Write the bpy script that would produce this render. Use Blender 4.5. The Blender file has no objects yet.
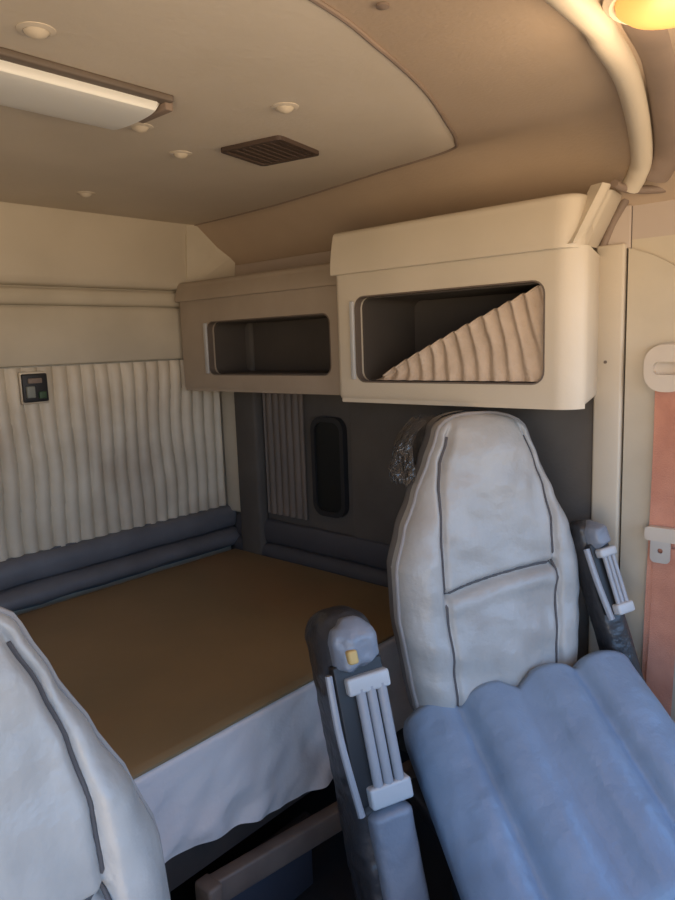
import bpy, bmesh, math, random
from mathutils import Vector, Matrix, noise
random.seed(4)
PI = math.pi
C = bpy.context.scene.collection

# ------------------------------------------------------------------ materials
def mat(name, col, rough=0.6, col2=None, nscale=6.0, bump=0.0, bscale=60.0, metal=0.0, spec=0.5,
        stain=None, sscale=2.0, samt=0.5, coat=0.0, sheen=0.0, bdist=0.004, detail=4.0):
    m = bpy.data.materials.new(name); m.use_nodes = True
    nt = m.node_tree; N = nt.nodes; L = nt.links
    b = N['Principled BSDF']
    b.inputs['Roughness'].default_value = rough
    b.inputs['Metallic'].default_value = metal
    b.inputs['Specular IOR Level'].default_value = spec
    b.inputs['Coat Weight'].default_value = coat
    b.inputs['Coat Roughness'].default_value = 0.25
    b.inputs['Sheen Weight'].default_value = sheen
    tc = N.new('ShaderNodeTexCoord')
    if col2 is None: col2 = tuple(c * 0.86 for c in col)
    n = N.new('ShaderNodeTexNoise'); n.inputs['Scale'].default_value = nscale; n.inputs['Detail'].default_value = detail
    L.new(tc.outputs['Object'], n.inputs['Vector'])
    r = N.new('ShaderNodeValToRGB'); r.color_ramp.elements[0].position = 0.35; r.color_ramp.elements[1].position = 0.65
    r.color_ramp.elements[0].color = (*col, 1); r.color_ramp.elements[1].color = (*col2, 1)
    L.new(n.outputs['Fac'], r.inputs['Fac'])
    out = r.outputs['Color']
    if stain:
        n2 = N.new('ShaderNodeTexNoise'); n2.inputs['Scale'].default_value = sscale; n2.inputs['Detail'].default_value = 3
        L.new(tc.outputs['Object'], n2.inputs['Vector'])
        r2 = N.new('ShaderNodeValToRGB'); r2.color_ramp.elements[0].position = 0.48; r2.color_ramp.elements[1].position = 0.72
        r2.color_ramp.elements[0].color = (0, 0, 0, 1); r2.color_ramp.elements[1].color = (samt, samt, samt, 1)
        L.new(n2.outputs['Fac'], r2.inputs['Fac'])
        mx = N.new('ShaderNodeMixRGB'); mx.inputs['Color2'].default_value = (*stain, 1)
        L.new(r2.outputs['Color'], mx.inputs['Fac']); L.new(out, mx.inputs['Color1']); out = mx.outputs['Color']
    L.new(out, b.inputs['Base Color'])
    if bump:
        nb = N.new('ShaderNodeTexNoise'); nb.inputs['Scale'].default_value = bscale; nb.inputs['Detail'].default_value = 3
        L.new(tc.outputs['Object'], nb.inputs['Vector'])
        bp = N.new('ShaderNodeBump'); bp.inputs['Strength'].default_value = bump; bp.inputs['Distance'].default_value = bdist
        L.new(nb.outputs['Fac'], bp.inputs['Height']); L.new(bp.outputs['Normal'], b.inputs['Normal'])
    return m

M = {}
M['headliner'] = mat('headliner_tan', (0.50, 0.385, 0.28), 0.85, (0.45, 0.345, 0.25), 3, 0.2, 120)
M['panel'] = mat('headliner_cream', (0.72, 0.63, 0.51), 0.8, (0.66, 0.575, 0.46), 3, 0.2, 90)
M['cream'] = mat('cream_plastic', (0.63, 0.555, 0.44), 0.42, (0.58, 0.51, 0.40), 4, 0.08, 140)
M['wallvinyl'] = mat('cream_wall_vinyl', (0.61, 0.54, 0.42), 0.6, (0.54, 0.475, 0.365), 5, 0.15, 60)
M['trimdark'] = mat('taupe_trim', (0.27, 0.20, 0.155), 0.6, (0.22, 0.165, 0.13), 8)
M['capgrey'] = mat('taupe_plastic', (0.42, 0.345, 0.27), 0.5, (0.37, 0.30, 0.23), 5, 0.08, 140)
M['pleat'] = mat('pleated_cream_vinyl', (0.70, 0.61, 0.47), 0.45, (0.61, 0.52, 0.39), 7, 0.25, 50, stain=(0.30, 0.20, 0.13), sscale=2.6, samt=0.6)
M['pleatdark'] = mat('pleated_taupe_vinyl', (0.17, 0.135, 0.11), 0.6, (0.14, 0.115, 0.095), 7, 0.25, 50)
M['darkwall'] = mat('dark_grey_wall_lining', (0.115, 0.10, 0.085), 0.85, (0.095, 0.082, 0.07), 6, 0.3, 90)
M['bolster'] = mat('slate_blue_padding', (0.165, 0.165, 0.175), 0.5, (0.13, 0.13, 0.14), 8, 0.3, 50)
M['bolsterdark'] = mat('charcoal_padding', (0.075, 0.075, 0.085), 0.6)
M['blanket'] = mat('tan_brown_bed_cover', (0.28, 0.19, 0.095), 0.58, (0.22, 0.155, 0.078), 2.2, 0.35, 14, stain=(0.30, 0.155, 0.075), sscale=1.5, samt=0.7)
M['sheet'] = mat('white_sheet', (0.72, 0.68, 0.66), 0.85, (0.66, 0.61, 0.60), 6, 0.5, 22, bdist=0.01)
M['core'] = mat('mattress_ticking', (0.45, 0.42, 0.38), 0.9)
M['bedframe'] = mat('dark_brown_bed_base', (0.05, 0.038, 0.032), 0.7, (0.035, 0.028, 0.025), 8, 0.2, 40)
M['rail'] = mat('brown_laminate_rail', (0.20, 0.15, 0.12), 0.5, (0.15, 0.11, 0.09), 12)
M['navy'] = mat('dark_slate_panel', (0.07, 0.075, 0.10), 0.7)
M['vinyl'] = mat('grey_seat_vinyl', (0.41, 0.395, 0.37), 0.36, (0.355, 0.345, 0.325), 9, 0.5, 38, stain=(0.30, 0.235, 0.19), sscale=4, samt=0.5, bdist=0.006)
M['vinylc'] = mat('skylit_cushion_vinyl', (0.215, 0.29, 0.39), 0.36, (0.185, 0.25, 0.34), 9, 0.5, 38, bdist=0.006)  # grey cushion vinyl with the blue skylight mixed into its base colour
M['seam'] = mat('seam_thread', (0.10, 0.09, 0.09), 0.8)
M['piping'] = mat('seat_piping', (0.30, 0.275, 0.26), 0.5)
M['shell'] = mat('seat_back_shell', (0.14, 0.13, 0.125), 0.5)
M['armvinyl'] = mat('dark_armrest_vinyl', (0.05, 0.048, 0.05), 0.36, (0.035, 0.034, 0.036), 8, 0.7, 26, bdist=0.01)
M['armpad'] = mat('grey_armrest_vinyl', (0.24, 0.26, 0.30), 0.36, (0.19, 0.21, 0.25), 8, 0.6, 30, bdist=0.008)
M['band'] = mat('pale_plastic_band', (0.52, 0.52, 0.52), 0.35)
M['chrome'] = mat('brushed_metal', (0.62, 0.62, 0.64), 0.28, metal=0.9)
M['ribbed'] = mat('ribbed_grey_plastic', (0.36, 0.36, 0.38), 0.35)
M['black'] = mat('black_plastic', (0.02, 0.02, 0.022), 0.5)
M['brass'] = mat('yellowed_foam', (0.62, 0.42, 0.16), 0.7)
M['inside'] = mat('dark_cabinet_lining', (0.085, 0.07, 0.058), 0.85)
M['gasket'] = mat('brown_edge_gasket', (0.16, 0.125, 0.10), 0.6)
M['curtain'] = mat('cream_cabinet_netting', (0.60, 0.48, 0.37), 0.85, (0.52, 0.41, 0.31), 20, 0.6, 160)
M['vent'] = mat('brown_vent_plastic', (0.085, 0.055, 0.042), 0.6)
M['belt'] = mat('red_orange_webbing', (0.64, 0.29, 0.19), 0.75, (0.54, 0.23, 0.15), 14, 0.5, 300)
M['beltplastic'] = mat('ivory_belt_plastic', (0.66, 0.58, 0.48), 0.45)
M['steel'] = mat('worn_belt_plate', (0.62, 0.58, 0.52), 0.4, metal=0.3)
M['floor'] = mat('dark_rubber_floor', (0.035, 0.035, 0.04), 0.8)
M['header'] = mat('pinkish_grey_lining', (0.52, 0.44, 0.37), 0.8, (0.48, 0.40, 0.34), 4)
M['button'] = mat('headliner_button', (0.74, 0.64, 0.50), 0.5)
M['green'] = mat('green_switch_legend', (0.05, 0.10, 0.05), 0.5)
M['greylabel'] = mat('grey_switch_legend', (0.28, 0.29, 0.25), 0.5)
M['darkglass'] = mat('dark_window_glass', (0.012, 0.013, 0.012), 0.45, spec=0.3)

def emis(name, col, s, base=(0.8, 0.8, 0.8)):
    m = bpy.data.materials.new(name); m.use_nodes = True
    b = m.node_tree.nodes['Principled BSDF']
    b.inputs['Base Color'].default_value = (*base, 1)
    b.inputs['Emission Color'].default_value = (*col, 1); b.inputs['Emission Strength'].default_value = s
    return m
M['dome'] = emis('warm_dome_lens', (1.0, 0.38, 0.08), 0.8, (0.30, 0.18, 0.07))
M['tube'] = mat('frosted_light_lens', (0.86, 0.86, 0.82), 0.35, (0.82, 0.82, 0.78), 4)

def plastic():
    m = bpy.data.materials.new('crinkled_clear_plastic'); m.use_nodes = True
    nt = m.node_tree; N = nt.nodes; L = nt.links; b = N['Principled BSDF']
    b.inputs['Base Color'].default_value = (0.08, 0.07, 0.06, 1); b.inputs['Roughness'].default_value = 0.12
    b.inputs['Alpha'].default_value = 0.4
    tc = N.new('ShaderNodeTexCoord'); n = N.new('ShaderNodeTexNoise'); n.inputs['Scale'].default_value = 24
    L.new(tc.outputs['Object'], n.inputs['Vector'])
    bp = N.new('ShaderNodeBump'); bp.inputs['Strength'].default_value = 0.9; bp.inputs['Distance'].default_value = 0.02
    L.new(n.outputs['Fac'], bp.inputs['Height']); L.new(bp.outputs['Normal'], b.inputs['Normal'])
    return m
M['plastic'] = plastic()

# ------------------------------------------------------------------ mesh helpers
def link(name, me, m, parent=None):
    o = bpy.data.objects.new(name, me); C.objects.link(o)
    if m is not None: me.materials.append(m)
    if parent is not None: o.parent = parent
    return o
def from_bm(name, bm, m, parent=None, smooth=True, angle=0.7):
    bmesh.ops.recalc_face_normals(bm, faces=bm.faces[:])
    if smooth:
        for f in bm.faces: f.smooth = True
        for e in bm.edges:
            if len(e.link_faces) == 2 and e.calc_face_angle(0) > angle: e.smooth = False
    me = bpy.data.meshes.new(name); bm.to_mesh(me); bm.free()
    return link(name, me, m, parent)
def grid_bm(f, nu, nv, closed_u=False, bm=None):
    bm = bm or bmesh.new()
    V = [[bm.verts.new(f(i / (nu if closed_u else nu - 1), j / (nv - 1))) for i in range(nu)] for j in range(nv)]
    for j in range(nv - 1):
        for i in range(nu if closed_u else nu - 1):
            k = (i + 1) % nu
            bm.faces.new((V[j][i], V[j][k], V[j + 1][k], V[j + 1][i]))
    return bm, V
def solid_grid(name, f, nu, nv, th, m, parent=None):
    """surface f(u,v) with a real thickness; th is the offset vector"""
    bm, V = grid_bm(f, nu, nv)
    th = Vector(th)
    W = [[bm.verts.new(v.co + th) for v in row] for row in V]
    for j in range(nv - 1):
        for i in range(nu - 1):
            bm.faces.new((W[j][i], W[j + 1][i], W[j + 1][i + 1], W[j][i + 1]))
    for i in range(nu - 1):
        bm.faces.new((V[0][i], W[0][i], W[0][i + 1], V[0][i + 1]))
        bm.faces.new((V[-1][i], V[-1][i + 1], W[-1][i + 1], W[-1][i]))
    for j in range(nv - 1):
        bm.faces.new((V[j][0], V[j + 1][0], W[j + 1][0], W[j][0]))
        bm.faces.new((V[j][-1], W[j][-1], W[j + 1][-1], V[j + 1][-1]))
    return from_bm(name, bm, m, parent)
def box_bm(lo, hi, r=0.0, seg=3, bm=None):
    bm = bm or bmesh.new()
    new = bmesh.ops.create_cube(bm, size=1)['verts']
    lo = Vector(lo); hi = Vector(hi); c = (lo + hi) / 2; s = hi - lo
    for v in new: v.co = Vector((v.co.x * s.x, v.co.y * s.y, v.co.z * s.z)) + c
    if r > 0:
        es = list({e for v in new for e in v.link_edges})
        bmesh.ops.bevel(bm, geom=es, offset=r, segments=seg, profile=0.5, affect='EDGES')
    return bm
def box(name, lo, hi, m, parent=None, r=0.0, seg=3, rot=None, loc=None):
    bm = box_bm(lo, hi, r, seg)
    if rot is not None: bmesh.ops.transform(bm, matrix=rot, verts=bm.verts[:])
    if loc is not None: bmesh.ops.translate(bm, vec=Vector(loc), verts=bm.verts[:])
    return from_bm(name, bm, m, parent)
def rrect(w, h, r, n=6):
    """rounded rectangle outline, centred, CCW"""
    pts = []
    for cx, cy, a0 in ((w/2-r, h/2-r, 0), (-w/2+r, h/2-r, PI/2), (-w/2+r, -h/2+r, PI), (w/2-r, -h/2+r, 1.5*PI)):
        for k in range(n + 1):
            a = a0 + k * PI / 2 / n
            pts.append((cx + r * math.cos(a), cy + r * math.sin(a)))
    return pts
def prism_bm(pts, f0, f1):
    """f0, f1 map a 2-D point to 3-D on the two caps"""
    bm = bmesh.new()
    a = [bm.verts.new(f0(p)) for p in pts]; b = [bm.verts.new(f1(p)) for p in pts]
    n = len(pts)
    bm.faces.new(a); bm.faces.new(b[::-1])
    for i in range(n): bm.faces.new((a[i], b[i], b[(i+1) % n], a[(i+1) % n]))
    return bm
def ring_bm(outer, inner, f0, f1):
    bm = bmesh.new(); n = len(outer)
    A = [bm.verts.new(f0(p)) for p in outer]; B = [bm.verts.new(f0(p)) for p in inner]
    A2 = [bm.verts.new(f1(p)) for p in outer]; B2 = [bm.verts.new(f1(p)) for p in inner]
    for i in range(n):
        j = (i+1) % n
        bm.faces.new((A[i], A[j], B[j], B[i])); bm.faces.new((A2[i], B2[i], B2[j], A2[j]))
        bm.faces.new((A[i], A2[i], A2[j], A[j])); bm.faces.new((B[i], B[j], B2[j], B2[i]))
    return bm
def smooth_path(pts, n=8):
    P = [Vector(p) for p in pts]; out = []
    for i in range(len(P) - 1):
        p0 = P[max(i-1, 0)]; p1 = P[i]; p2 = P[i+1]; p3 = P[min(i+2, len(P)-1)]
        for k in range(n):
            t = k / n
            out.append(0.5*((2*p1)+(-p0+p2)*t+(2*p0-5*p1+4*p2-p3)*t*t+(-p0+3*p1-3*p2+p3)*t**3))
    out.append(P[-1]); return out
def tube_bm(path, r, n=10, flat=1.0, up=None, bm=None):
    bm = bm or bmesh.new()
    path = [Vector(p) for p in path]; rings = []
    prev = None
    for i, p in enumerate(path):
        t = (path[min(i+1, len(path)-1)] - path[max(i-1, 0)]).normalized()
        if up is not None: u = Vector(up)
        elif prev is None: u = Vector((0, 0, 1)) if abs(t.z) < 0.9 else Vector((1, 0, 0))
        else: u = prev
        s = t.cross(u).normalized(); u2 = s.cross(t).normalized(); prev = u2
        rr = r(i / (len(path)-1)) if callable(r) else r
        rings.append([bm.verts.new(p + s * math.cos(2*PI*k/n) * rr + u2 * math.sin(2*PI*k/n) * rr * flat) for k in range(n)])
    for a, b in zip(rings, rings[1:]):
        for k in range(n): bm.faces.new((a[k], a[(k+1) % n], b[(k+1) % n], b[k]))
    bm.faces.new(rings[0][::-1]); bm.faces.new(rings[-1])
    return bm
def tube(name, path, r, m, parent=None, n=10, flat=1.0, up=None):
    return from_bm(name, tube_bm(path, r, n, flat, up), m, parent)
def boolean(o, cutter):
    md = o.modifiers.new('cut', 'BOOLEAN'); md.operation = 'DIFFERENCE'; md.solver = 'EXACT'; md.object = cutter
    dg = bpy.context.evaluated_depsgraph_get(); dg.update()
    me = bpy.data.meshes.new_from_object(o.evaluated_get(dg))
    o.modifiers.clear(); o.data = me
    bpy.data.objects.remove(cutter)
def empty(name, loc, rz=0.0):
    o = bpy.data.objects.new(name, None); C.objects.link(o); o.location = loc; o.rotation_euler = (0, 0, rz)
    o.empty_display_size = 0.05
    return o
def tag(o, label, cat, group=None, kind=None):
    o['label'] = label; o['category'] = cat
    if group: o['group'] = group
    if kind: o['kind'] = kind
    return o
def struct(o, label=None):
    o['kind'] = 'structure'
    if label: o['label'] = label
    return o
def sstep(a, b, x):
    t = min(1, max(0, (x - a) / (b - a))); return t * t * (3 - 2 * t)
def lerp_knots(K, x):
    if x <= K[0][0]: return K[0][1]
    for (a, va), (b, vb) in zip(K, K[1:]):
        if x <= b:
            t = (x - a) / (b - a); t = t * t * (3 - 2 * t) * 0.5 + t * 0.5
            return va + (vb - va) * t
    return K[-1][1]

# ------------------------------------------------------------------ the cab shell
XL, XR, YF, YR, ZF, ZC = -0.50, 1.772, -0.95, 2.20, 0.12, 1.943

struct(box('floor', (XL - 0.05, YF, ZF - 0.05), (XR + 0.05, YR + 0.05, ZF), M['floor']))
# rear wall
rw = struct(box('wall_rear', (XL - 0.05, YR, ZF - 0.05), (XR + 0.05, YR + 0.05, 2.02), M['wallvinyl']))
# upper quilted panel, shelf rib, flat strip: horizontal profile run across the cab
def profile_x(name, prof, x0, x1, m, n=2, smooth=True):
    bm = bmesh.new(); rows = []
    for i in range(n):
        x = x0 + (x1 - x0) * i / (n - 1)
        rows.append([bm.verts.new((x, y, z)) for y, z in prof])
    k = len(prof)
    for a, b in zip(rows, rows[1:]):
        for j in range(k): bm.faces.new((a[j], a[(j+1) % k], b[(j+1) % k], b[j]))
    bm.faces.new(rows[0]); bm.faces.new(rows[-1][::-1])
    return from_bm(name, bm, m, angle=0.9)
struct(profile_x('trim_1', [(2.199, 1.71), (2.165, 1.712), (2.155, 1.72), (2.152, 1.74), (2.150, 1.83), (2.142, 1.90), (2.13, 1.9425), (2.199, 1.9425)], XL, 1.60, M['cream']),
       'cream padded strip at the top of the rear wall')
struct(profile_x('trim_2', [(2.199, 1.65), (2.176, 1.652), (2.169, 1.66), (2.168, 1.695), (2.176, 1.703), (2.199, 1.704)], XL, 1.66, M['wallvinyl']),
       'raised cream rib across the rear wall')
struct(profile_x('trim_3', [(2.199, 1.462), (2.176, 1.464), (2.172, 1.472), (2.172, 1.63), (2.178, 1.643), (2.199, 1.645)], XL, 1.70, M['wallvinyl']),
       'flat cream band above the pleats')
# corner gusset between rear strip and side wall
bm = bmesh.new()
v = [bm.verts.new(p) for p in [(1.60, 2.15, 1.71), (1.60, 2.13, 1.9425), (1.762, 2.06, 1.84), (1.762, 2.08, 1.71), (1.60, 2.195, 1.71), (1.60, 2.195, 1.9425), (1.762, 2.195, 1.9425), (1.762, 2.195, 1.71), (1.762, 2.07, 1.9425)]]
for f in [(0,1,8,2), (0,2,3), (4,7,6,5), (0,4,5,1), (1,5,6,8), (3,2,8,6,7), (0,3,7,4)]: bm.faces.new([v[i] for i in f])
struct(from_bm('trim_4', bm, M['wallvinyl'], smooth=False), 'angled corner piece above the small cabinet')

# pleated vinyl on the rear wall
def pleat_h(s, p):
    t = (s / p) % 1.0
    return 0.019 * (abs(math.sin(PI * t)) ** 0.6)
def rear_pleats(u, w):
    x = XL + (1.735 - XL) * u; z = 0.80 + (1.458 - 0.80) * w
    edge = 0.5 + 0.5 * sstep(0, 0.03, 1 - w)
    wob = 0.004 * noise.noise(Vector((x * 3, z * 4, 0)))
    return Vector((x, 2.190 - pleat_h(x + wob * 2, 0.049) * edge + wob, z))
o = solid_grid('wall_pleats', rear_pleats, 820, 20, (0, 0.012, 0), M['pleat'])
o.name = 'trim_5'; struct(o, 'pleated cream vinyl panel on the rear wall')
# padded slate ledge along the rear wall and the side wall
def roll_profile(y0, s=-1):
    P = []
    for a in range(0, 11): # upper roll
        t = a / 10 * PI
        P.append((0.030 * math.sin(t), 0.815 + 0.045 * math.cos(t)))
    for a in range(0, 11):
        t = a / 10 * PI
        P.append((0.052 * math.sin(t) + 0.006, 0.735 + 0.036 * math.cos(t)))
    P.append((0.0, 0.69))
    return [(y0 + s * p, z + 0.012) for p, z in P] + [(y0 - s * 0.0, 0.873)]
pl = empty('ledge_padding', (0.6, 2.17, 0.70))
def ledge_rear(u, w):
    prof = roll_profile(2.172); i = w * (len(prof) - 1); a = int(i); b = min(a + 1, len(prof) - 1); t = i - a
    y = prof[a][0] * (1 - t) + prof[b][0] * t; z = prof[a][1] * (1 - t) + prof[b][1] * t
    x = XL + (1.76 - XL) * u
    d = 0.004 * noise.noise(Vector((x * 9, w * 3, 2)))
    return Vector((x, y + d, z + d)) 
def conv(o, par):
    o.parent = par; o.matrix_parent_inverse = Matrix.Translation(-par.location)
tag(pl, 'slate blue padded double roll running along the foot of the pleated walls', 'padding')
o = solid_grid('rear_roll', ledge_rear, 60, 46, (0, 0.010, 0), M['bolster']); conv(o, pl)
def ledge_side(u, w):
    prof = roll_profile(0, 1); i = w * (len(prof) - 1); a = int(i); b = min(a + 1, len(prof) - 1); t = i - a
    d = prof[a][0] * (1 - t) + prof[b][0] * t; z = prof[a][1] * (1 - t) + prof[b][1] * t
    y = 1.14 + (2.12 - 1.14) * u
    return Vector((1.757 - d * 0.55, y, z * 1.0 - 0.03 + 0.003 * noise.noise(Vector((y * 8, w * 3, 5)))))
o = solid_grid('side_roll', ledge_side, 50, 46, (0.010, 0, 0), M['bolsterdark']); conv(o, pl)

# right side wall: sleeper part, with the dark window
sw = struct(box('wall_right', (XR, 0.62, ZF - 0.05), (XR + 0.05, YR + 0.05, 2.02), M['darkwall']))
def side_pleats(u, w):
    y = 1.74 + (1.945 - 1.74) * u; z = 0.87 + (1.345 - 0.87) * w
    return Vector((1.766 - 0.7 * pleat_h(y, 0.034), y, z))
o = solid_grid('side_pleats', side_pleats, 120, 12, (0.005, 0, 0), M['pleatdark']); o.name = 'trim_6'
struct(o, 'dark pleated strip on the side wall beside the window')
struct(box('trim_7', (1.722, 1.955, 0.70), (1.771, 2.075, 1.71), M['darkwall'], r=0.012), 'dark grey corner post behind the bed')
struct(box('trim_8', (1.745, 2.08, 0.85), (1.771, 2.18, 1.46), M['wallvinyl'], r=0.010), 'cream strip in the rear corner')
# dark smooth partition lining on the side wall behind the seat
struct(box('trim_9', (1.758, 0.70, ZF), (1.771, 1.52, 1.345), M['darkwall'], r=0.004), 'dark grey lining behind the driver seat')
# window
wn = empty('window_1', (1.765, 1.65, 1.07)); struct(wn, 'small dark rounded window in the sleeper side wall')
def yz(x): return lambda p: Vector((x, 1.622 + p[0], 1.075 + p[1]))
fr = from_bm('window_frame', ring_bm(rrect(0.150, 0.350, 0.045), rrect(0.118, 0.316, 0.034), yz(1.771), yz(1.748)), M['black']); conv(fr, wn)
gl = from_bm('window_glass', prism_bm(rrect(0.118, 0.316, 0.034), yz(1.768), yz(1.756)), M['darkglass'], smooth=False); conv(gl, wn)

# ceiling: flat in the middle, sloping down to the side walls
def ceil_z(x, y):
    x0 = 1.50 + 0.13 * sstep(0.93, 1.9, y) if y > 0.93 else 1.50 - 0.10 * sstep(0.93, 0.45, y) * 0 - 0.08 * (1 - sstep(0.35, 0.93, y))
    p = 1.0 + 1.0 * (1 - sstep(0.55, 1.0, y))
    d = 0
    if x > x0: d = 0.145 * min(1.2, ((x - x0) / (XR - x0))) ** p
    xl = XL + 0.27
    if x < xl: d = 0.145 * ((xl - x) / 0.27) ** p
    return ZC - d
def ceil(u, v):
    x = XL + (XR - XL) * u; y = YF + (YR - YF) * v
    return Vector((x, y, ceil_z(x, y)))
struct(solid_grid('ceiling', ceil, 120, 90, (0, 0, 0.06), M['headliner']))
# cream sleeper headliner panel with a curved front edge
edge = smooth_path([(XL + 0.28, 0.66, 0), (0.3, 0.64, 0), (0.717, 0.665, 0), (0.90, 0.70, 0), (1.10, 0.755, 0), (1.30, 0.835, 0), (1.43, 0.895, 0), (1.488, 0.955, 0), (1.53, 1.2, 0), (1.60, 1.6, 0), (1.625, 1.9, 0), (1.63, 2.125, 0)], 8)
def panel_bm():
    bm = bmesh.new()
    pts = [Vector((p.x, p.y)) for p in edge] + [Vector((XL + 0.28, 2.125))]
    a = [bm.verts.new((p.x, p.y, ZC - 0.0005)) for p in pts]; b = [bm.verts.new((p.x, p.y, ZC - 0.0015)) for p in pts]
    c = Vector((0.6, 1.4)); n = len(pts)
    b2 = [bm.verts.new((p.x + (c.x - p.x) * 0.012, p.y + (c.y - p.y) * 0.004, ZC - 0.004)) for p in pts]
    bm.faces.new(a); bm.faces.new(b2[::-1])
    for i in range(n):
        j = (i+1) % n
        bm.faces.new((a[i], b[i], b[j], a[j])); bm.faces.new((b[i], b2[i], b2[j], b[j]))
    return bm
struct(from_bm('trim_10', panel_bm(), M['panel'], angle=0.3), 'cream headliner panel over the bunk')
struct(tube('trim_16', [(p.x, p.y, ZC - 0.002) for p in edge], 0.0042, M['trimdark'], n=8), 'brown seam around the headliner panel')
# roof hoop between cab and sleeper, cream roll plus darker band in front
hoop = [(XL + 0.06, 0.60, 1.82), (XL + 0.16, 0.52, 1.90), (XL + 0.34, 0.46, 1.935), (0.3, 0.42, 1.945), (0.97, 0.425, 1.940), (1.12, 0.44, 1.938), (1.31, 0.475, 1.938), (1.50, 0.52, 1.915), (1.63, 0.555, 1.875), (1.672, 0.577, 1.848), (1.690, 0.598, 1.826)]
struct(tube('trim_11', smooth_path(hoop, 8), 0.022, M['cream'], n=14), 'cream roll around the roof hoop')
band = [(x + 0.012, y - 0.052, z + 0.012) for x, y, z in hoop]
struct(tube('trim_12', smooth_path(band, 8), 0.030, M['trimdark'], n=14, flat=0.55, up=(0, 0, 1)), 'darker band in front of the roof hoop')
struct(tube('trim_17', smooth_path([(1.63, 0.612, 1.828), (1.66, 0.608, 1.824), (1.70, 0.590, 1.820), (1.755, 0.545, 1.822), (1.762, 0.50, 1.822)], 6), 0.009, M['trimdark'], n=10), 'brown moulding at the foot of the roof hoop')

# cab side wall (driver side): sill, pillar, header; the door window is an opening to the daylight
w = struct(box('wall_right', (XR, YF, ZF - 0.05), (XR + 0.05, 0.62, 1.02), M['wallvinyl']))
struct(box('wall_right', (XR, YF, 1.72), (XR + 0.05, 0.62, 2.02), M['header']))
struct(box('trim_15', (1.762, 0.621, 1.70), (1.7715, 2.19, 1.80), M['header'], r=0.003), 'tan lining on the side wall above the cabinets')
struct(box('wall_right', (XR, 0.20, 1.02), (XR + 0.05, 0.62, 1.72), M['wallvinyl']))
struct(box('wall_right', (XR, YF, 1.02), (XR + 0.05, YF + 0.1, 1.72), M['wallvinyl']))
# door pillar strip and moulded panel around the belt
struct(box('trim_13', (1.748, 0.628, ZF), (1.772, 0.698, 1.712), M['cream'], r=0.006), 'cream pillar strip beside the big cabinet')
def arch_panel():
    pts = [(0.10, ZF + 0.02), (0.622, ZF + 0.02), (0.622, 1.700)]
    top = smooth_path([(0.622, 1.700, 0), (0.56, 1.675, 0), (0.50, 1.635, 0), (0.42, 1.56, 0), (0.33, 1.44, 0), (0.10, 1.20, 0)], 6)
    pts += [(p.x, p.y) for p in top[1:]]
    return prism_bm(pts, lambda p: Vector((1.771, p[0], p[1])), lambda p: Vector((1.757, p[0], p[1])))
struct(from_bm('trim_14', arch_panel(), M['wallvinyl'], angle=0.4), 'cream door pillar panel with curved top edge')
s = from_bm('screw', prism_bm([(0.004*math.cos(a*PI/5), 0.004*math.sin(a*PI/5)) for a in range(10)], lambda p: Vector((1.749, 0.668+p[0], 1.43+p[1])), lambda p: Vector((1.7455, 0.668+p[0], 1.43+p[1]))), M['gasket'])
s.name = 'panel_screw'; tag(s, 'tiny dark screw head in the cream pillar strip', 'screw')
# passenger side wall with an open doorway, and the front wall with the windshield opening
struct(box('wall_left', (XL - 0.05, 0.50, ZF - 0.05), (XL, YR + 0.05, 2.02), M['wallvinyl']))
struct(box('wall_left', (XL - 0.05, YF, 1.80), (XL, 0.50, 2.02), M['headliner']))
struct(box('wall_left', (XL - 0.05, YF, ZF - 0.05), (XL, YF + 0.12, 1.80), M['wallvinyl']))
struct(box('wall_front', (XL - 0.05, YF - 0.05, ZF - 0.05), (XR + 0.05, YF, 1.08), M['darkwall']))
struct(box('wall_front', (XL - 0.05, YF - 0.05, 1.84), (XR + 0.05, YF, 2.02), M['headliner']))

# ------------------------------------------------------------------ ceiling fittings
def ceiling_light():
    t = empty('ceiling_light', (0.50, 1.155, ZC - 0.004)); tag(t, 'long unlit fluorescent ceiling light with a frosted white lens', 'ceiling light')
    o = box('housing', (-0.60, -0.085, -0.012), (0.296, 0.10, 0.0), M['gasket'], t, r=0.004)
    def lens(u, w):
        x = -0.59 + u * 0.872; y = -0.068 + w * 0.160
        return Vector((x, y, -0.010 - 0.022 * (math.sin(PI * min(max(w, 0.0), 1)) ** 0.18) * (min(1, u / 0.01, (1 - u) / 0.01) ** 0.5)))
    bm, V = grid_bm(lens, 80, 24); 
    L2 = []
    o = from_bm('lens', bm, M['tube'], t); 
    md = o.modifiers.new('thick', 'SOLIDIFY'); md.thickness = 0.003
    box('end_cap', (0.283, -0.075, -0.024), (0.300, 0.02, -0.002), M['trimdark'], t, r=0.003)
    return t
ceiling_light()
def lathe_bm(prof, n=20):
    bm = bmesh.new(); rings = []
    for r, z in prof:
        rings.append([bm.verts.new((r * math.cos(2*PI*k/n), r * math.sin(2*PI*k/n), z)) for k in range(n)])
    for a, b in zip(rings, rings[1:]):
        for k in range(n): bm.faces.new((a[k], a[(k+1) % n], b[(k+1) % n], b[k]))
    bm.faces.new(rings[0]); bm.faces.new(rings[-1][::-1]); return bm
BT = [((0.510, 0.987), 'cream headliner button in front of the long ceiling light'),
      ((0.983, 0.985), 'cream headliner button in front of the brown vent'),
      ((1.027, 1.372), 'cream headliner button between the light and the vent, towards the rear wall'),
      ((1.071, 1.876), 'cream headliner button nearest the rear wall'),
      ((0.850, 1.262), 'cream headliner button just behind the end of the long light')]
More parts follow.
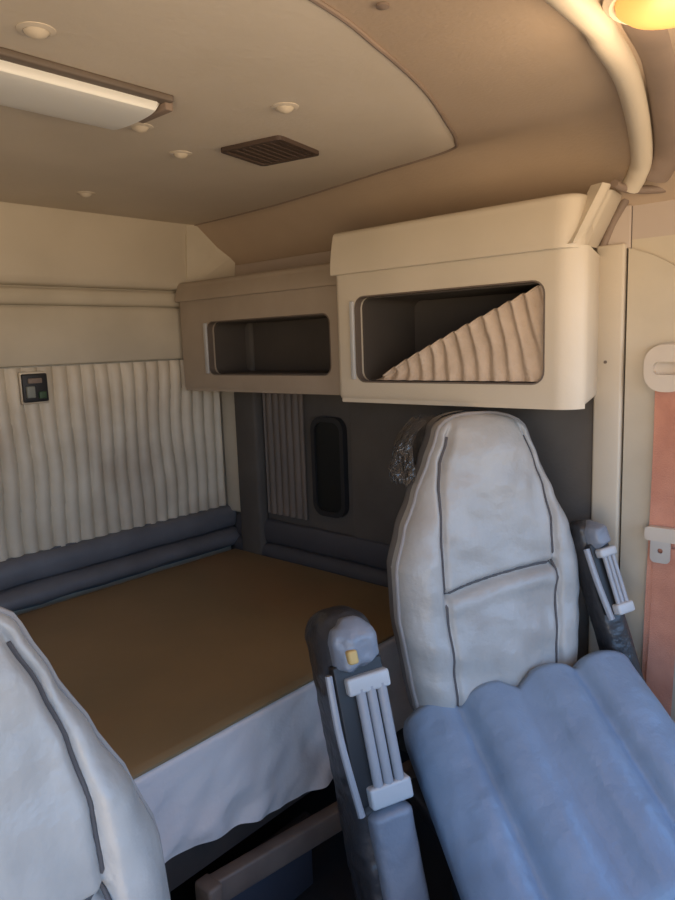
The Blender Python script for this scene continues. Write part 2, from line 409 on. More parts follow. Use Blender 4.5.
for i, ((x, y), lab) in enumerate(BT):
    t = empty('headliner_button', (x, y, ZC - 0.004)); tag(t, lab, 'button', 'headliner buttons')
    from_bm('cap', lathe_bm([(0.017, 0.0), (0.017, -0.003), (0.012, -0.008), (0.005, -0.011), (0.001, -0.0115)]), M['button'], t)
    from_bm('dimple_ring', lathe_bm([(0.026, 0.001), (0.026, -0.001), (0.018, -0.003), (0.016, -0.001)]), M['panel'], t)
t = from_bm('headliner_button', lathe_bm([(0.009, 0.0), (0.009, -0.003), (0.004, -0.005), (0.001, -0.0055)]), M['trimdark']); t.location = (0.805, 0.615, ZC - 0.0005)
tag(t, 'small brown button in the tan headliner ahead of the seam', 'button')
vt = empty('ceiling_vent', (1.160, 1.215, ZC - 0.004)); tag(vt, 'square dark brown vent set diagonally in the ceiling', 'vent')
vt.rotation_euler = (0, 0, 0.20)
vf = from_bm('vent_frame', ring_bm(rrect(0.166, 0.166, 0.012, 3), rrect(0.145, 0.145, 0.006, 3), lambda p: Vector((p[0], p[1], 0.0)), lambda p: Vector((p[0], p[1], -0.009))), M['vent'], vt)
box('vent_backing', (-0.068, -0.068, -0.002), (0.068, 0.068, 0.0), M['vent'], vt)
for k in range(7):
    yk = -0.057 + k * 0.019
    box('vent_slat', (-0.072, -0.0098, -0.0012), (0.072, 0.0098, 0.0012), M['vent'], vt, rot=Matrix.Rotation(0.10, 4, 'X'), loc=(0, yk, -0.006))
# dome light, lit
dl = empty('dome_light', (1.045, 0.318, ZC - 0.002)); tag(dl, 'glowing warm dome light on the cab ceiling', 'dome light')
from_bm('lens', lathe_bm([(0.075, -0.006), (0.073, -0.016), (0.060, -0.026), (0.035, -0.033), (0.001, -0.035)], 32), M['dome'], dl)
from_bm('bezel', lathe_bm([(0.090, 0.0), (0.090, -0.006), (0.082, -0.012), (0.075, -0.009), (0.075, -0.004)], 32), M['cream'], dl)

# ------------------------------------------------------------------ wall switch panel
sp = empty('switch_panel', (1.003, 2.165, 1.395)); tag(sp, 'small black switch panel at the top of the pleated rear wall', 'switch')
box('plate', (-0.040, -0.012, -0.044), (0.040, 0.006, 0.044), M['black'], sp, r=0.005)
box('bezel', (-0.044, -0.004, -0.050), (0.044, 0.004, 0.050), M['pleat'], sp, r=0.003)
box('rocker', (-0.032, -0.022, -0.030), (-0.006, -0.010, 0.006), M['greylabel'], sp, r=0.003)
box('rocker', (0.006, -0.020, -0.034), (0.030, -0.010, -0.012), M['green'], sp, r=0.003)
box('rocker', (-0.024, -0.018, 0.014), (0.020, -0.010, 0.030), M['trimdark'], sp, r=0.003)

# ------------------------------------------------------------------ overhead cabinets
def cabinet(name, label, xf, y0, y1, z0, zs, z1, oy0, oy1, oz0, oz1, lip, m, rr, rnear, skew=0.0):
    t = empty(name, (xf + 0.15, (y0 + y1) / 2, z0)); tag(t, label, 'cabinet')
    xb = XR - 0.002
    # body outline in plan, near front corner well rounded
    pts = [(xb, y0 + skew), (xb, y1)]
    r2 = 0.02
    pts += [(xf + r2 - r2 * math.cos(a) if True else 0, y1 - r2 + r2 * math.sin(a)) for a in [PI/2 - k * PI/2/5 for k in range(6)]]
    pts[2:] = [(xf + r2 - r2 * math.sin(k * PI/2/5), y1 - r2 + r2 * math.cos(k * PI/2/5)) for k in range(6)]
    pts += [(xf + rnear - rnear * math.cos(k * PI/2/10), y0 + rnear - rnear * math.sin(k * PI/2/10)) for k in range(11)]
    bm = prism_bm(pts, lambda p: Vector((p[0], p[1], z0)), lambda p: Vector((p[0], p[1], zs)))
    hz = [e for e in bm.edges if all(abs(v.co.z - z0) < 1e-5 for v in e.verts)]
    bmesh.ops.bevel(bm, geom=hz, offset=rr, segments=5, profile=0.5, affect='EDGES')
    body = from_bm('body', bm, m, angle=0.8)
    cy, cz = (oy0 + oy1) / 2, (oz0 + oz1) / 2; W, H = oy1 - oy0, oz1 - oz0
    cut = from_bm('cutter', prism_bm(rrect(W, H, 0.028), lambda p: Vector((xf - 0.05, cy + p[0], cz + p[1])), lambda p: Vector((xb - 0.02, cy + p[0], cz + p[1]))), None)
    boolean(body, cut)
    for p in body.data.polygons: p.use_smooth = True
    body.data.set_sharp_from_angle(angle=0.6)
    conv(body, t)
    # rolled lip on top
    def lipf(u, w):
        y = y0 - 0.004 + (y1 - y0 + 0.004) * u
        ra = rnear
        d = max(0.0, (y0 + ra) - y)
        xo = xf - lip + (ra - math.sqrt(max(0, ra * ra - min(d, ra) ** 2)))
        hh = z1 - zs
        # profile: down the front, roll over the top
        if w < 0.12: a = w / 0.12; return Vector((xo + 0.012 * (1 - a), y, zs - 0.006 + 0.004 * a * 0))
        if w < 0.62: a = (w - 0.12) / 0.5; return Vector((xo + 0.014 * a * a, y, zs - 0.006 + (hh - 0.012) * a))
        a = (w - 0.62) / 0.38
        xa = xo + 0.014; rad = 0.018
        if a < 0.5:
            q = a / 0.5 * PI / 2
            return Vector((xa + rad * (1 - math.cos(q)), y, z1 - rad + rad * math.sin(q)))
        q = (a - 0.5) / 0.5
        return Vector((xa + rad + (min(xb, xa + 0.5) - xa - rad) * q, y, z1))
    bm, V = grid_bm(lipf, 60, 40)
    for row in V:
        for i, vv in enumerate(row):
            vv.co.y += skew * max(0.0, (vv.co.x - xf) / (xb - xf)) * (1 - i / 59.0)
    # close ends and back
    bm.faces.new([r[0] for r in V]); bm.faces.new([r[-1] for r in V][::-1])
    bm.faces.new([V[0][i] for i in range(len(V[0]))] + [V[-1][i] for i in range(len(V[0]) - 1, -1, -1)])
    lp = from_bm('top_lip', bm, m, angle=0.6); conv(lp, t)
    # dark liner box
    def ring(xx): return lambda p: Vector((xx, cy + p[0], cz + p[1]))
    ln = from_bm('lining', ring_bm(rrect(W - 0.003, H - 0.003, 0.028), rrect(W - 0.010, H - 0.010, 0.025), ring(xf + 0.028), ring(xb - 0.024)), M['inside']); conv(ln, t)
    bk = from_bm('back_panel', prism_bm(rrect(W - 0.011, H - 0.011, 0.025), ring(xb - 0.034), ring(xb - 0.025)), M['inside']); conv(bk, t)
    gk = from_bm('edge_gasket', ring_bm(rrect(W + 0.003, H + 0.003, 0.030), rrect(W - 0.004, H - 0.004, 0.027), ring(xf - 0.0015), ring(xf + 0.02)), M['gasket']); conv(gk, t)
    return t
big = cabinet('overhead_cabinet', 'large cream overhead cabinet with an open slot half covered by netting', 1.47, 0.622, 1.315, 1.337, 1.688, 1.797,
        0.698, 1.240, 1.393, 1.620, 0.012, M['cream'], 0.022, 0.055, 0.072)
small = cabinet('overhead_cabinet', 'small taupe overhead cabinet with a dark open slot, against the rear wall', 1.555, 1.322, 2.155, 1.347, 1.672, 1.735,
        1.412, 1.99, 1.405, 1.588, 0.010, M['capgrey'], 0.020, 0.02)
# bright metal edges at the far side of both slots
conv(box('slot_edge_strip', (1.462, 1.243, 1.40), (1.475, 1.256, 1.61), M['band'], None, r=0.003), big)
conv(box('slot_edge_strip', (1.547, 1.990, 1.41), (1.560, 2.006, 1.585), M['band'], None, r=0.003), small)
# angled end cap where the big cabinet's top runs up to the roof hoop
def wedge(u, w):
    a = Vector((1.462, 0.634, 1.690)).lerp(Vector((1.755, 0.697, 1.708)), u)
    b = Vector((1.545, 0.606, 1.818)).lerp(Vector((1.765, 0.640, 1.822)), u)
    p = a.lerp(b, w)
    bulge = 0.010 * math.exp(-((u - 0.18) / 0.12) ** 2) - 0.008 * math.exp(-((u - 0.42) / 0.06) ** 2)
    return p + Vector((-0.3, -0.95, 0)) * bulge
o = solid_grid('end_cap', wedge, 40, 10, (0.012, 0.03, 0.0), M['cream']); conv(o, big)
o = tube('end_trim', smooth_path([(1.762, 0.690, 1.700), (1.765, 0.665, 1.76), (1.762, 0.632, 1.815)], 5), 0.010, M['trimdark'], None, n=12); conv(o, big)
# gathered netting in the big cabinet
def net(u, w):
    # u along the slot from the low far tip to the near end, w up
    y = 1.165 - (1.165 - 0.706) * u
    zt = 1.405 + (1.612 - 1.405) * (u ** 0.9)
    zb = 1.398
    yy = y + 0.055 * (1 - w) * (0.35 - u) * 1.2
    ph = u * 25 * PI + w * 1.6 + 1.3 * noise.noise(Vector((u * 5, w * 1.5, 3)))
    fold = 0.0085 * math.sin(ph) * (0.5 + 0.5 * w) + 0.002 * noise.noise(Vector((u * 30, w * 6, 1)))
    scal = 0.004 * math.sin(ph) * w
    return Vector((1.482 + fold + 0.01 * math.sin(PI * w), yy, zb + (zt - zb) * w + scal))
o = solid_grid('cabinet_netting', net, 260, 24, (0.0018, 0, 0), M['curtain']); 
o['label'] = 'gathered cream netting across the slot'; conv(o, big)
hem = [net(k / 120, 1.0) for k in range(121)]
o2 = tube('elastic_hem', hem, 0.0028, M['curtain'], None, n=8); o2.parent = o

# ------------------------------------------------------------------ the bunk
bf = empty('bunk', (0.6, 1.65, ZF)); tag(bf, 'dark brown bunk base with a lighter rail below the mattress', 'bunk')
conv(box('platform', (XL + 0.005, 1.13, 0.485), (1.745, 2.10, 0.53), M['bedframe'], None, r=0.004), bf)
conv(box('front_board', (XL + 0.005, 1.145, 0.39), (1.745, 1.175, 0.484), M['bedframe'], None, r=0.004), bf)
def rail_bm():
    bm = tube_bm([(0.775, 1.125, 0.362), (1.0, 1.10, 0.352), (1.42, 1.055, 0.330)], 0.026, 4, 1.0, up=(0, 0, 1))
    return bm
o = box('rail', (0, -0.018, -0.030), (0.66, 0.018, 0.030), M['rail'], None, r=0.006, rot=Matrix.Rotation(-0.112, 4, 'Z') @ Matrix.Rotation(0.03, 4, 'Y'), loc=(0.772, 1.118, 0.355)); conv(o, bf)
conv(box('rail_end', (0.762, 1.085, 0.322), (0.80, 1.14, 0.386), M['rail'], None, r=0.008), bf)
conv(box('storage_panel', (0.80, 1.15, ZF + 0.01), (1.13, 1.17, 0.33), M['navy'], None, r=0.005), bf)
conv(box('side_board', (XL + 0.005, 1.16, ZF + 0.01), (0.72, 1.18, 0.389), M['bedframe'], None, r=0.005), bf)
mt = box('mattress', (XL + 0.01, 1.135, 0.531), (1.735, 2.10, 0.690), M['core'], None, r=0.02)
tag(mt, 'flat bunk mattress under the tan cover and white sheet', 'mattress')
def sheet(u, w):
    x = XL + 0.012 + (1.73 - XL - 0.012) * u
    s = w * 0.38
    drop_end = 0.185 + 0.10 * sstep(0.6, 1.2, x) * 0.8
    d = 0.012
    if w < 0.25: y = 1.20 - (1.20 - 1.128) * (w / 0.25); z = 0.694
    elif w < 0.35:
        a = (w - 0.25) / 0.10 * PI / 2; y = 1.128 - d * math.sin(a); z = 0.694 - d + d * math.cos(a)
    else:
        a = (w - 0.35) / 0.65; y = 1.116; z = 0.682 - drop_end * a
        y -= 0.006 * a * (math.sin(x * 46 + 5 * noise.noise(Vector((x * 4, a, 6)))) * noise.noise(Vector((x * 3, a * 2, 11))) * 3)
        y -= 0.014 * a * (0.5 + noise.noise(Vector((x * 7, a * 1.2, 0)))) + 0.012 * a * noise.noise(Vector((x * 16 + a * 3, a * 3, 3)))
        z += 0.008 * noise.noise(Vector((x * 5, 0, 9))) * a
    return Vector((x, y, z))
o = solid_grid('bed_sheet', sheet, 260, 50, (0, 0.0025, -0.0012), M['sheet']); tag(o, 'crumpled white sheet hanging over the front edge of the bunk', 'sheet')
def cover(u, w):
    x = XL + 0.015 + (1.722 - XL - 0.015) * u; y = 1.120 + (2.112 - 1.120) * w
    e = min(u, 1 - u) * 2.2; f = min(w, 1 - w)
    z = 0.7085 + 0.004 * noise.noise(Vector((x * 2.2, y * 2.6, 0)))
    if w < 0.01: z -= 0.006 * (1 - w / 0.01)
    return Vector((x, y, z))
o = solid_grid('bed_cover', cover, 120, 90, (0, 0, -0.006), M['blanket']); tag(o, 'smooth tan brown cover lying flat on the bunk', 'bed cover')

# ------------------------------------------------------------------ seats
WK = [(-0.06, 0.19), (0.0, 0.215), (0.08, 0.230), (0.20, 0.250), (0.32, 0.252), (0.40, 0.228), (0.48, 0.192), (0.56, 0.156), (0.63, 0.128), (0.67, 0.11)]
SK = [(-0.06, 0.130), (0.06, 0.140), (0.27, 0.155), (0.42, 0.155), (0.50, 0.146), (0.56, 0.132), (0.62, 0.108), (0.66, 0.09)]
LEAN = math.radians(10.5); H0, H1 = -0.06, 0.70
CXO = 0.0
def crease_h(x): return 0.300 + 0.16 * x - 0.9 * x * x * 0.5
def back_pt(u, w):
    a = 2 * PI * u
    # rows: bottom rounding, body, top rounding
    if w < 0.08: q = w / 0.08; k = math.sin(q * PI / 2) ** 0.6; h = H0 + 0.02 * q
    elif w < 0.84: q = (w - 0.08) / 0.76; k = 1.0; h = H0 + 0.02 + q * (0.625 - H0 - 0.02)
    else:
        q = (w - 0.84) / 0.16 * PI / 2; k = max(math.cos(q), 0.0) ** 0.85; h = 0.625 + 0.050 * math.sin(q)
    W = lerp_knots(WK, h) if h < 0.625 else lerp_knots(WK, 0.625)
    W *= k if w < 0.08 else (max(k, 0.0) if w >= 0.84 else 1)
    T = (0.075 - 0.02 * sstep(0.35, 0.65, h)) * (k ** 0.8 if k < 1 else 1)
    ca, sa = math.cos(a), math.sin(a)
    x = W * math.copysign(abs(ca) ** 0.75, ca)
    y = -T * math.copysign(abs(sa) ** 0.62, sa)
    if sa > 0 and k > 0.15:      # front face
        fr = abs(sa) ** 0.5
        S = lerp_knots(SK, h)
        ax = abs(x)
        y -= 0.026 * math.exp(-((ax - (S + W) / 2) / 0.045) ** 2) * fr * sstep(0.62, 0.4, h) * sstep(-0.05, 0.08, h)   # bolsters
        y -= 0.022 * math.exp(-((h - 0.14) / 0.10) ** 2) * math.exp(-(x / 0.12) ** 2)                  # lumbar swell
        y -= 0.016 * math.exp(-((h - 0.57) / 0.09) ** 2) * math.exp(-(x / 0.10) ** 2)                  # headrest swell
        y += 0.016 * math.exp(-((ax - S) / 0.0085) ** 2) * min(1, k * 1.2) * sstep(0.69, 0.62, h)      # stitched seams
        if ax < S + 0.004:
            y += 0.022 * math.exp(-((h - crease_h(x)) / 0.008) ** 2)
            y -= 0.008 * math.exp(-((h - crease_h(x) + 0.03) / 0.02) ** 2)
        y += 0.006 * noise.noise(Vector((x * 9 + h * 6, h * 16, 2))) * (1 + sstep(0.35, 0.0, h)) + 0.0025 * noise.noise(Vector((x * 30, h * 22, 7)))
    return Vector((x + CXO, y + h * math.tan(LEAN) * 1.0 + 0.075, h))
def channel_z(s, seams, depth=0.032, wd=0.045):
    z = 0
    for c in seams: z -= depth * math.exp(-(abs(s - c) / 0.022) ** 1.2)
    return z
CW, CL, CT = 0.285, 0.50, 0.085
def cush_pt(u, w):
    a = 2 * PI * u
    e = 1.0
    if w < 0.12: q = w / 0.12; k = math.sin(q * PI / 2) ** 0.55; y = 0.035 - 0.035 * q * 1.2
    elif w < 0.86: q = (w - 0.12) / 0.74; k = 1.0; y = -0.007 - q * (CL - 0.06)
    else:
        q = (w - 0.86) / 0.14 * PI / 2; k = max(math.cos(q), 0) ** 0.6; y = -0.007 - (CL - 0.06) - 0.055 * math.sin(q)
    ca, sa = math.cos(a), math.sin(a)
    x = CW * math.copysign(abs(ca) ** 0.55, ca) * (0.9 + 0.1 * k)
    z = CT * k * math.copysign(abs(sa) ** 0.5, sa)
    if sa > 0:
        z += 0.012 * (1 - (x / CW) ** 2) * k
        z += channel_z(x, (-0.145, 0.0, 0.145)) * k
        y += 0.022 * abs(math.cos(PI * (x / 0.145) / 2 + 0.0)) ** 0.6 * 0 + (0.020 * abs(math.sin(PI * x / 0.145)) ** 0.7) * (1 if y > -0.02 else 0)
        z += 0.004 * noise.noise(Vector((x * 10, y * 9, 4))) + 0.002 * noise.noise(Vector((x * 28, y * 26, 8)))
    return Vector((x, y, z))
def make_seat(loc, rz, label, h0):
    t = empty('truck_seat', loc, rz); tag(t, label, 'seat', None)
    bm, V = grid_bm(back_pt, 240, 180, True)
    bm.faces.new([v for v in V[0]]); bm.faces.new([v for v in V[-1]][::-1])
    o = from_bm('backrest', bm, M['vinyl'], t, angle=2.5); o.location = (0, 0, h0)
    back = o
    # stitched seam lines as sub-parts of the backrest
    def on_front(x, h):
        w = 0.08 + 0.76 * (h - H0 - 0.02) / (0.625 - H0 - 0.02)
        lo, hi = 0.002, 0.498
        for k in range(30):
            mid = (lo + hi) / 2
            if back_pt(mid, w).x - CXO > x: lo = mid
            else: hi = mid
        p = back_pt(lo, w); return Vector((p.x, p.y - 0.0015, p.z))
    for s in (-1, 1):
        pts = [on_front(s * lerp_knots(SK, h), h) for h in [0.0 + i * 0.02 for i in range(32)]]
        tb = tube('stitched_seam', pts, 0.0032, M['seam'], back, n=6)
    pts = [on_front(x, crease_h(x)) for x in [-0.152 + i * 0.0152 for i in range(21)]]
    tube('crease_seam', pts, 0.0045, M['seam'], back, n=6)
    # rear shell and piping
    def outline(off, yb, n=60):
        out = []
        for i in range(n + 1):
            f = i / n
            if f < 0.5: w = 0.08 + 0.92 * (f / 0.5) ** 1; p = back_pt(0.5, min(w, 0.985))
            else: w = 0.08 + 0.92 * ((1 - f) / 0.5); p = back_pt(0.0, min(w, 0.985))
            out.append(Vector((CXO + (p.x - CXO) * (1 + off), p.y + yb, p.z + off * 0.1)))
        return out
    tube('edge_piping', outline(0.0, -0.018), 0.0055, M['piping'], back, n=8)
    def shell(u, w):
        p = back_pt(0.5 + 0.5 * u, 0.05 + w * 0.93)
        return Vector((CXO + (p.x - CXO) * 1.0, p.y + 0.010, p.z + (0.004 * sstep(0.5, 0.7, p.z))))
    shell_o = solid_grid('rear_shell', shell, 60, 70, (0, 0.006, 0), M['shell'], t); shell_o.location = (0, 0, h0)
    # cushion
    cu_bm, V = grid_bm(cush_pt, 200, 150, True)
    cu_bm.faces.new([v for v in V[0]]); cu_bm.faces.new([v for v in V[-1]][::-1])
    cu = from_bm('cushion', cu_bm, M['vinylc'], t, angle=2.5)
    # seat pan, suspension and pedestal
    box('seat_pan', (-0.24, -0.40, -0.02), (0.24, 0.10, 0.02), M['black'], t, r=0.01, loc=(0, 0, h0 - 0.20))
    def bel(u, w):
        a = 2 * PI * u; r = 0.17 + 0.012 * math.sin(w * 10 * PI)
        return Vector((r * 1.1 * math.copysign(abs(math.cos(a)) ** 0.5, math.cos(a)), -0.16 + r * math.copysign(abs(math.sin(a)) ** 0.5, math.sin(a)), 0.04 + w * (h0 - 0.26)))
    bm, V = grid_bm(bel, 60, 50, True); bm.faces.new(V[0]); bm.faces.new(V[-1][::-1])
    from_bm('suspension_bellows', bm, M['black'], t)
    box('pedestal', (-0.20, -0.36, 0.0), (0.20, 0.05, 0.045), M['black'], t, r=0.008)
    return t, back, cu, h0, shell_o

A = math.radians(-26.8)
drv, dback, dcush, h0, dshell = make_seat((1.353, 0.713, ZF), A, 'grey vinyl high back truck seat with grey channelled cushion coloured for blue skylight, under the big cabinet', 0.567)
drv.scale = (0.97, 0.97, 0.97)
for o in (dback, dshell): o.rotation_euler = (0, math.radians(3.2), 0)
dcush.location = (0.022, 0.0, h0 - 0.002)
dcush.rotation_euler = (math.radians(27), math.radians(-11), math.radians(-12))

def armrest(par, bot, top, wd, dp, name='armrest', small=False):
    """upright folded armrest between two local points; local frame: z along it, y to the back"""
    bot = Vector(bot); top = Vector(top); d = (top - bot); Ln = d.length; zv = d.normalized()
    xv = Vector((0, 1, 0)).cross(zv).normalized(); yv = zv.cross(xv)
    mt_ = Matrix(((xv.x, yv.x, zv.x, bot.x), (xv.y, yv.y, zv.y, bot.y), (xv.z, yv.z, zv.z, bot.z), (0, 0, 0, 1)))
    def body(u, w):
        a = 2 * PI * u; ca, sa = math.cos(a), math.sin(a)
        if w < 0.05: k = math.sin(w / 0.05 * PI / 2) ** 0.6; z = w * 0.3 * Ln
        elif w < 0.80: k = 1; z = 0.015 * Ln + (w - 0.05) / 0.75 * (Ln * 0.985 - wd * 0.9)
        else: q = (w - 0.80) / 0.20 * PI / 2; k = max(0, math.cos(q)) ** 0.75; z = 0.015 * Ln + Ln * 0.985 - wd * 0.9 + wd * 0.9 * math.sin(q)
        x = wd * k * math.copysign(abs(ca) ** 0.6, ca); y = dp * k * math.copysign(abs(sa) ** 0.6, sa) + dp
        s = 0.004 * noise.noise(Vector((x * 25, y * 25, z * 10))) + 0.004 * noise.noise(Vector((x * 14, y * 14, z * 34)))
        return Vector((x + s, y + s, z))
    bm, V = grid_bm(body, 48, 90, True); bm.faces.new(V[0]); bm.faces.new(V[-1][::-1])
    o = from_bm(name, bm, M['armvinyl'], par, angle=2.5); o.matrix_local = mt_
    def pad(n, z0, z1, x0, x1, y0, y1, m, puff=0.0, r=0.010):
        b = box_bm((x0, y0, z0), (x1, y1, z1), r, 4)
        return from_bm(n, b, m, o)
    f = -0.018
    # top cap of wrinkled grey vinyl
    def cap(u, w):
        a = 2 * PI * u; ca, sa = math.cos(a), math.sin(a)
        k = math.sin(min(w / 0.2, 1) * PI / 2) ** 0.5 * max(0.0, math.cos(max(0, (w - 0.6) / 0.4) * PI / 2)) ** 0.6
        z = Ln * (0.83 + 0.155 * w)
        x = wd * 0.80 * k * math.copysign(abs(ca) ** 0.6, ca) + 0.004; y = 0.052 * k * math.copysign(abs(sa) ** 0.6, sa) + 0.018
        s = 0.009 * noise.noise(Vector((x * 40, z * 32, y * 20)))
        return Vector((x, y + s, z + s))
    bm, V = grid_bm(cap, 40, 30, True); bm.faces.new(V[0]); bm.faces.new(V[-1][::-1])
    from_bm('end_pad', bm, M['armpad'], o, angle=2.5)
    pad('recess', Ln * 0.46, Ln * 0.86, -wd * 0.85, wd * 0.85, -0.012, 0.02, M['black'], r=0.004)
    pad('upper_band', Ln * 0.775, Ln * 0.825, -wd * 0.55, wd * 0.92, f - 0.014, 0.01, M['band'], r=0.006)
    pad('lower_band', Ln * 0.455, Ln * 0.515, -wd * 0.50, wd * 0.95, f - 0.016, 0.01, M['band'], r=0.006)
    for q in (-0.28, 0.08, 0.46):
        tube('adjuster_bar', [(wd * (q + 0.15), f - 0.004, Ln * 0.50), (wd * (q + 0.15), f - 0.004, Ln * 0.79)], wd * 0.17, M['ribbed'], o, n=10)
    tube('side_link', smooth_path([(-wd * 0.98, -0.002, Ln * 0.84), (-wd * 1.0, -0.006, Ln * 0.66), (-wd * 0.80, -0.010, Ln * 0.44)], 6), 0.008, M['ribbed'], o, n=8)
    if not small:
        pad('foam_patch', Ln * 0.865, Ln * 0.905, -wd * 0.42, -wd * 0.08, -0.045, -0.02, M['brass'], r=0.006)
        def lp(u, w):
            a = 2 * PI * u; ca, sa = math.cos(a), math.sin(a)
            k = (math.sin(min(w / 0.06, 1) * PI / 2) * math.sin(min((1 - w) / 0.06, 1) * PI / 2)) ** 0.5
            x = wd * 0.74 * k * math.copysign(abs(ca) ** 0.6, ca) + wd * 0.18
            y = 0.034 * k * math.copysign(abs(sa) ** 0.6, sa) + 0.004
            z = Ln * (-0.02 + 0.465 * w)
            return Vector((x, y + 0.003 * noise.noise(Vector((x * 30, z * 20, 2))), z))
        bm, V = grid_bm(lp, 40, 60, True); bm.faces.new(V[0]); bm.faces.new(V[-1][::-1])
        from_bm('lower_pad', bm, M['armpad'], o, angle=2.5)
    return o
armrest(drv, (-0.350, -0.155, h0 - 0.40), (-0.405, 0.010, h0 + 0.300), 0.064, 0.080)
armrest(drv, (0.335, -0.06, h0 - 0.02), (0.285, 0.08, h0 + 0.40), 0.034, 0.04, small=True)

# crinkled plastic cover bunched behind the headrest
def crink(u, w):
    a = PI * (0.45 + 0.75 * u)
    hh = 0.52 + 0.145 * w
    W = 0.150 - 0.09 * max(0, (hh - 0.60) / 0.085) ** 2
    r = 1.10 + 0.16 * (1 - w) * (0.5 + noise.noise(Vector((u * 9, w * 2, 0))))
    x = CXO + W * r * math.cos(a) - 0.015
    y = 0.075 + hh * math.tan(LEAN) + 0.06 * math.sin(a) + 0.03
    s = 0.010 * noise.noise(Vector((u * 26, w * 9, 4)))
    return Vector((x + s, y + s, hh + s))
o = solid_grid('plastic_cover', crink, 90, 40, (0.0012, 0.0012, 0), M['plastic'], drv); o.location = (0, 0, h0)

pas, pback, pcush, ph0, pshell = make_seat((0.203, 0.645, ZF), 0.0, 'pale grey vinyl truck seat back in the lower left, nearest the camera', 0.432)
pcush.location = (0, 0, ph0 + 0.0); pcush.rotation_euler = (math.radians(6), 0, 0)

# ------------------------------------------------------------------ seat belt
sb = empty('seat_belt', (1.74, 0.54, 1.42)); tag(sb, 'red orange seat belt hanging on the cream door pillar', 'seat belt')
def web(u, w, x0=1.738, ya=0.550, yb=0.488, z0=0.13, z1=1.40):
    y = ya + (yb - ya) * u; z = z0 + (z1 - z0) * w
    return Vector((x0 + 0.003 * math.sin(w * 9 + u * 2), y + 0.004 * math.sin(w * 5), z))
conv(solid_grid('webbing', web, 14, 90, (0.0014, 0, 0), M['belt']), sb)
conv(solid_grid('webbing_return', lambda u, w: web(u, w, 1.731, 0.540, 0.478, 0.13, 0.985), 14, 60, (0.0014, 0, 0), M['belt']), sb)
def yzb(x, cy, cz): return lambda p: Vector((x, cy + p[0], cz + p[1]))
conv(from_bm('anchor_cover', prism_bm(rrect(0.105, 0.115, 0.045, 8), yzb(1.7565, 0.518, 1.415), yzb(1.742, 0.518, 1.415)), M['beltplastic'], angle=0.5), sb)
bm = ring_bm(rrect(0.100, 0.110, 0.043, 8), rrect(0.060, 0.030, 0.012, 8), yzb(1.742, 0.518, 1.415), yzb(1.724, 0.518, 1.415))
conv(from_bm('guide_loop', bm, M['beltplastic'], angle=0.5), sb)
conv(from_bm('tongue_housing', prism_bm(rrect(0.078, 0.034, 0.010, 4), yzb(1.738, 0.514, 1.018), yzb(1.720, 0.514, 1.018)), M['beltplastic'], angle=0.5), sb)
conv(from_bm('tongue_plate', ring_bm(rrect(0.046, 0.060, 0.012, 6), rrect(0.012, 0.012, 0.005, 6), yzb(1.724, 0.516, 0.978), yzb(1.7205, 0.516, 0.978)), M['steel'], angle=0.5), sb)

# ------------------------------------------------------------------ daylight: sky above, sunlit ground below
wd = bpy.data.worlds.new('daylight'); bpy.context.scene.world = wd; wd.use_nodes = True
nt = wd.node_tree; N = nt.nodes; L = nt.links
bg = N['Background']
tc = N.new('ShaderNodeTexCoord'); sx = N.new('ShaderNodeSeparateXYZ'); L.new(tc.outputs['Generated'], sx.inputs[0])
mr = N.new('ShaderNodeMapRange'); mr.inputs['From Min'].default_value = -1; mr.inputs['From Max'].default_value = 1
L.new(sx.outputs['Z'], mr.inputs['Value'])
cr = N.new('ShaderNodeValToRGB'); E = cr.color_ramp.elements
E[0].position = 0.0; E[0].color = (0.62, 0.47, 0.31, 1)
E[1].position = 0.47; E[1].color = (0.95, 0.73, 0.50, 1)
e = E.new(0.50); e.color = (0.78, 0.74, 0.68, 1)
e = E.new(0.56); e.color = (0.38, 0.66, 1.05, 1)
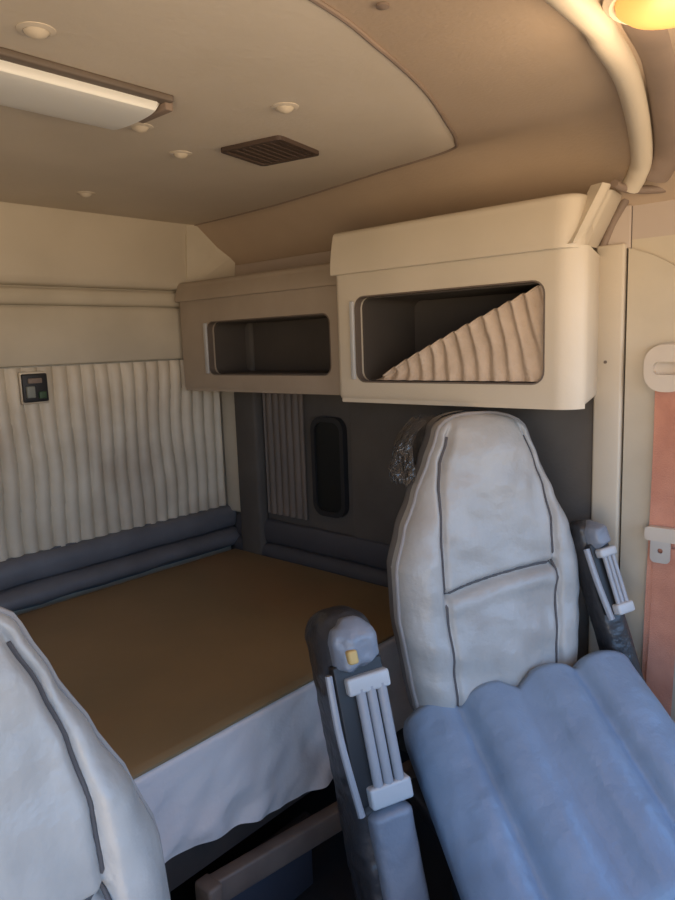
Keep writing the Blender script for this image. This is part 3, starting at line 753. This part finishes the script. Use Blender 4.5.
e = E.new(1.0); e.color = (0.16, 0.38, 0.95, 1)
L.new(mr.outputs[0], cr.inputs['Fac']); L.new(cr.outputs['Color'], bg.inputs['Color'])
bg.inputs['Strength'].default_value = 3.2
def portal(loc, rot, sx_, sy_):
    l = bpy.data.lights.new('window_portal', 'AREA'); l.shape = 'RECTANGLE'; l.size = sx_; l.size_y = sy_
    l.cycles.is_portal = True
    o = bpy.data.objects.new('window_portal', l); C.objects.link(o); o.location = loc; o.rotation_euler = rot
portal(((XL + XR) / 2, YF - 0.02, 1.46), (PI / 2, 0, 0), XR - XL, 0.76)
portal((XL - 0.02, -0.16, 0.96), (0, -PI / 2, 0), 1.68, 1.33)
portal((XR + 0.02, -0.325, 1.37), (0, PI / 2, 0), 0.70, 1.05)
def lamp(name, kind, loc, energy, col, size=0.1):
    l = bpy.data.lights.new(name, kind); l.energy = energy; l.color = col
    if kind == 'POINT': l.shadow_soft_size = size
    o = bpy.data.objects.new(name, l); C.objects.link(o); o.location = loc; return o
lamp('dome_bulb', 'POINT', (1.035, 0.325, ZC - 0.12), 1.3, (1.0, 0.72, 0.45), 0.05)

# ------------------------------------------------------------------ camera
R = [[0.664, -0.136, 0.735], [-0.747, -0.074, 0.661], [-0.035, -0.988, -0.151]]
right = Vector((R[0][0], R[1][0], R[2][0])).normalized(); fwd = Vector((R[0][2], R[1][2], R[2][2])).normalized()
up = right.cross(fwd).normalized(); right = fwd.cross(up).normalized()
cam = bpy.data.cameras.new('camera'); co = bpy.data.objects.new('camera', cam); C.objects.link(co)
co.matrix_world = Matrix(((right.x, up.x, -fwd.x, 0), (right.y, up.y, -fwd.y, 0), (right.z, up.z, -fwd.z, 1.5), (0, 0, 0, 1)))
cam.sensor_fit = 'VERTICAL'; cam.sensor_height = 36; cam.lens = 28.0; cam.clip_start = 0.02
sc = bpy.context.scene; sc.camera = co
sc.view_settings.view_transform = 'Standard'; sc.view_settings.look = 'None'
sc.view_settings.gamma = 1; sc.view_settings.exposure = 0.45
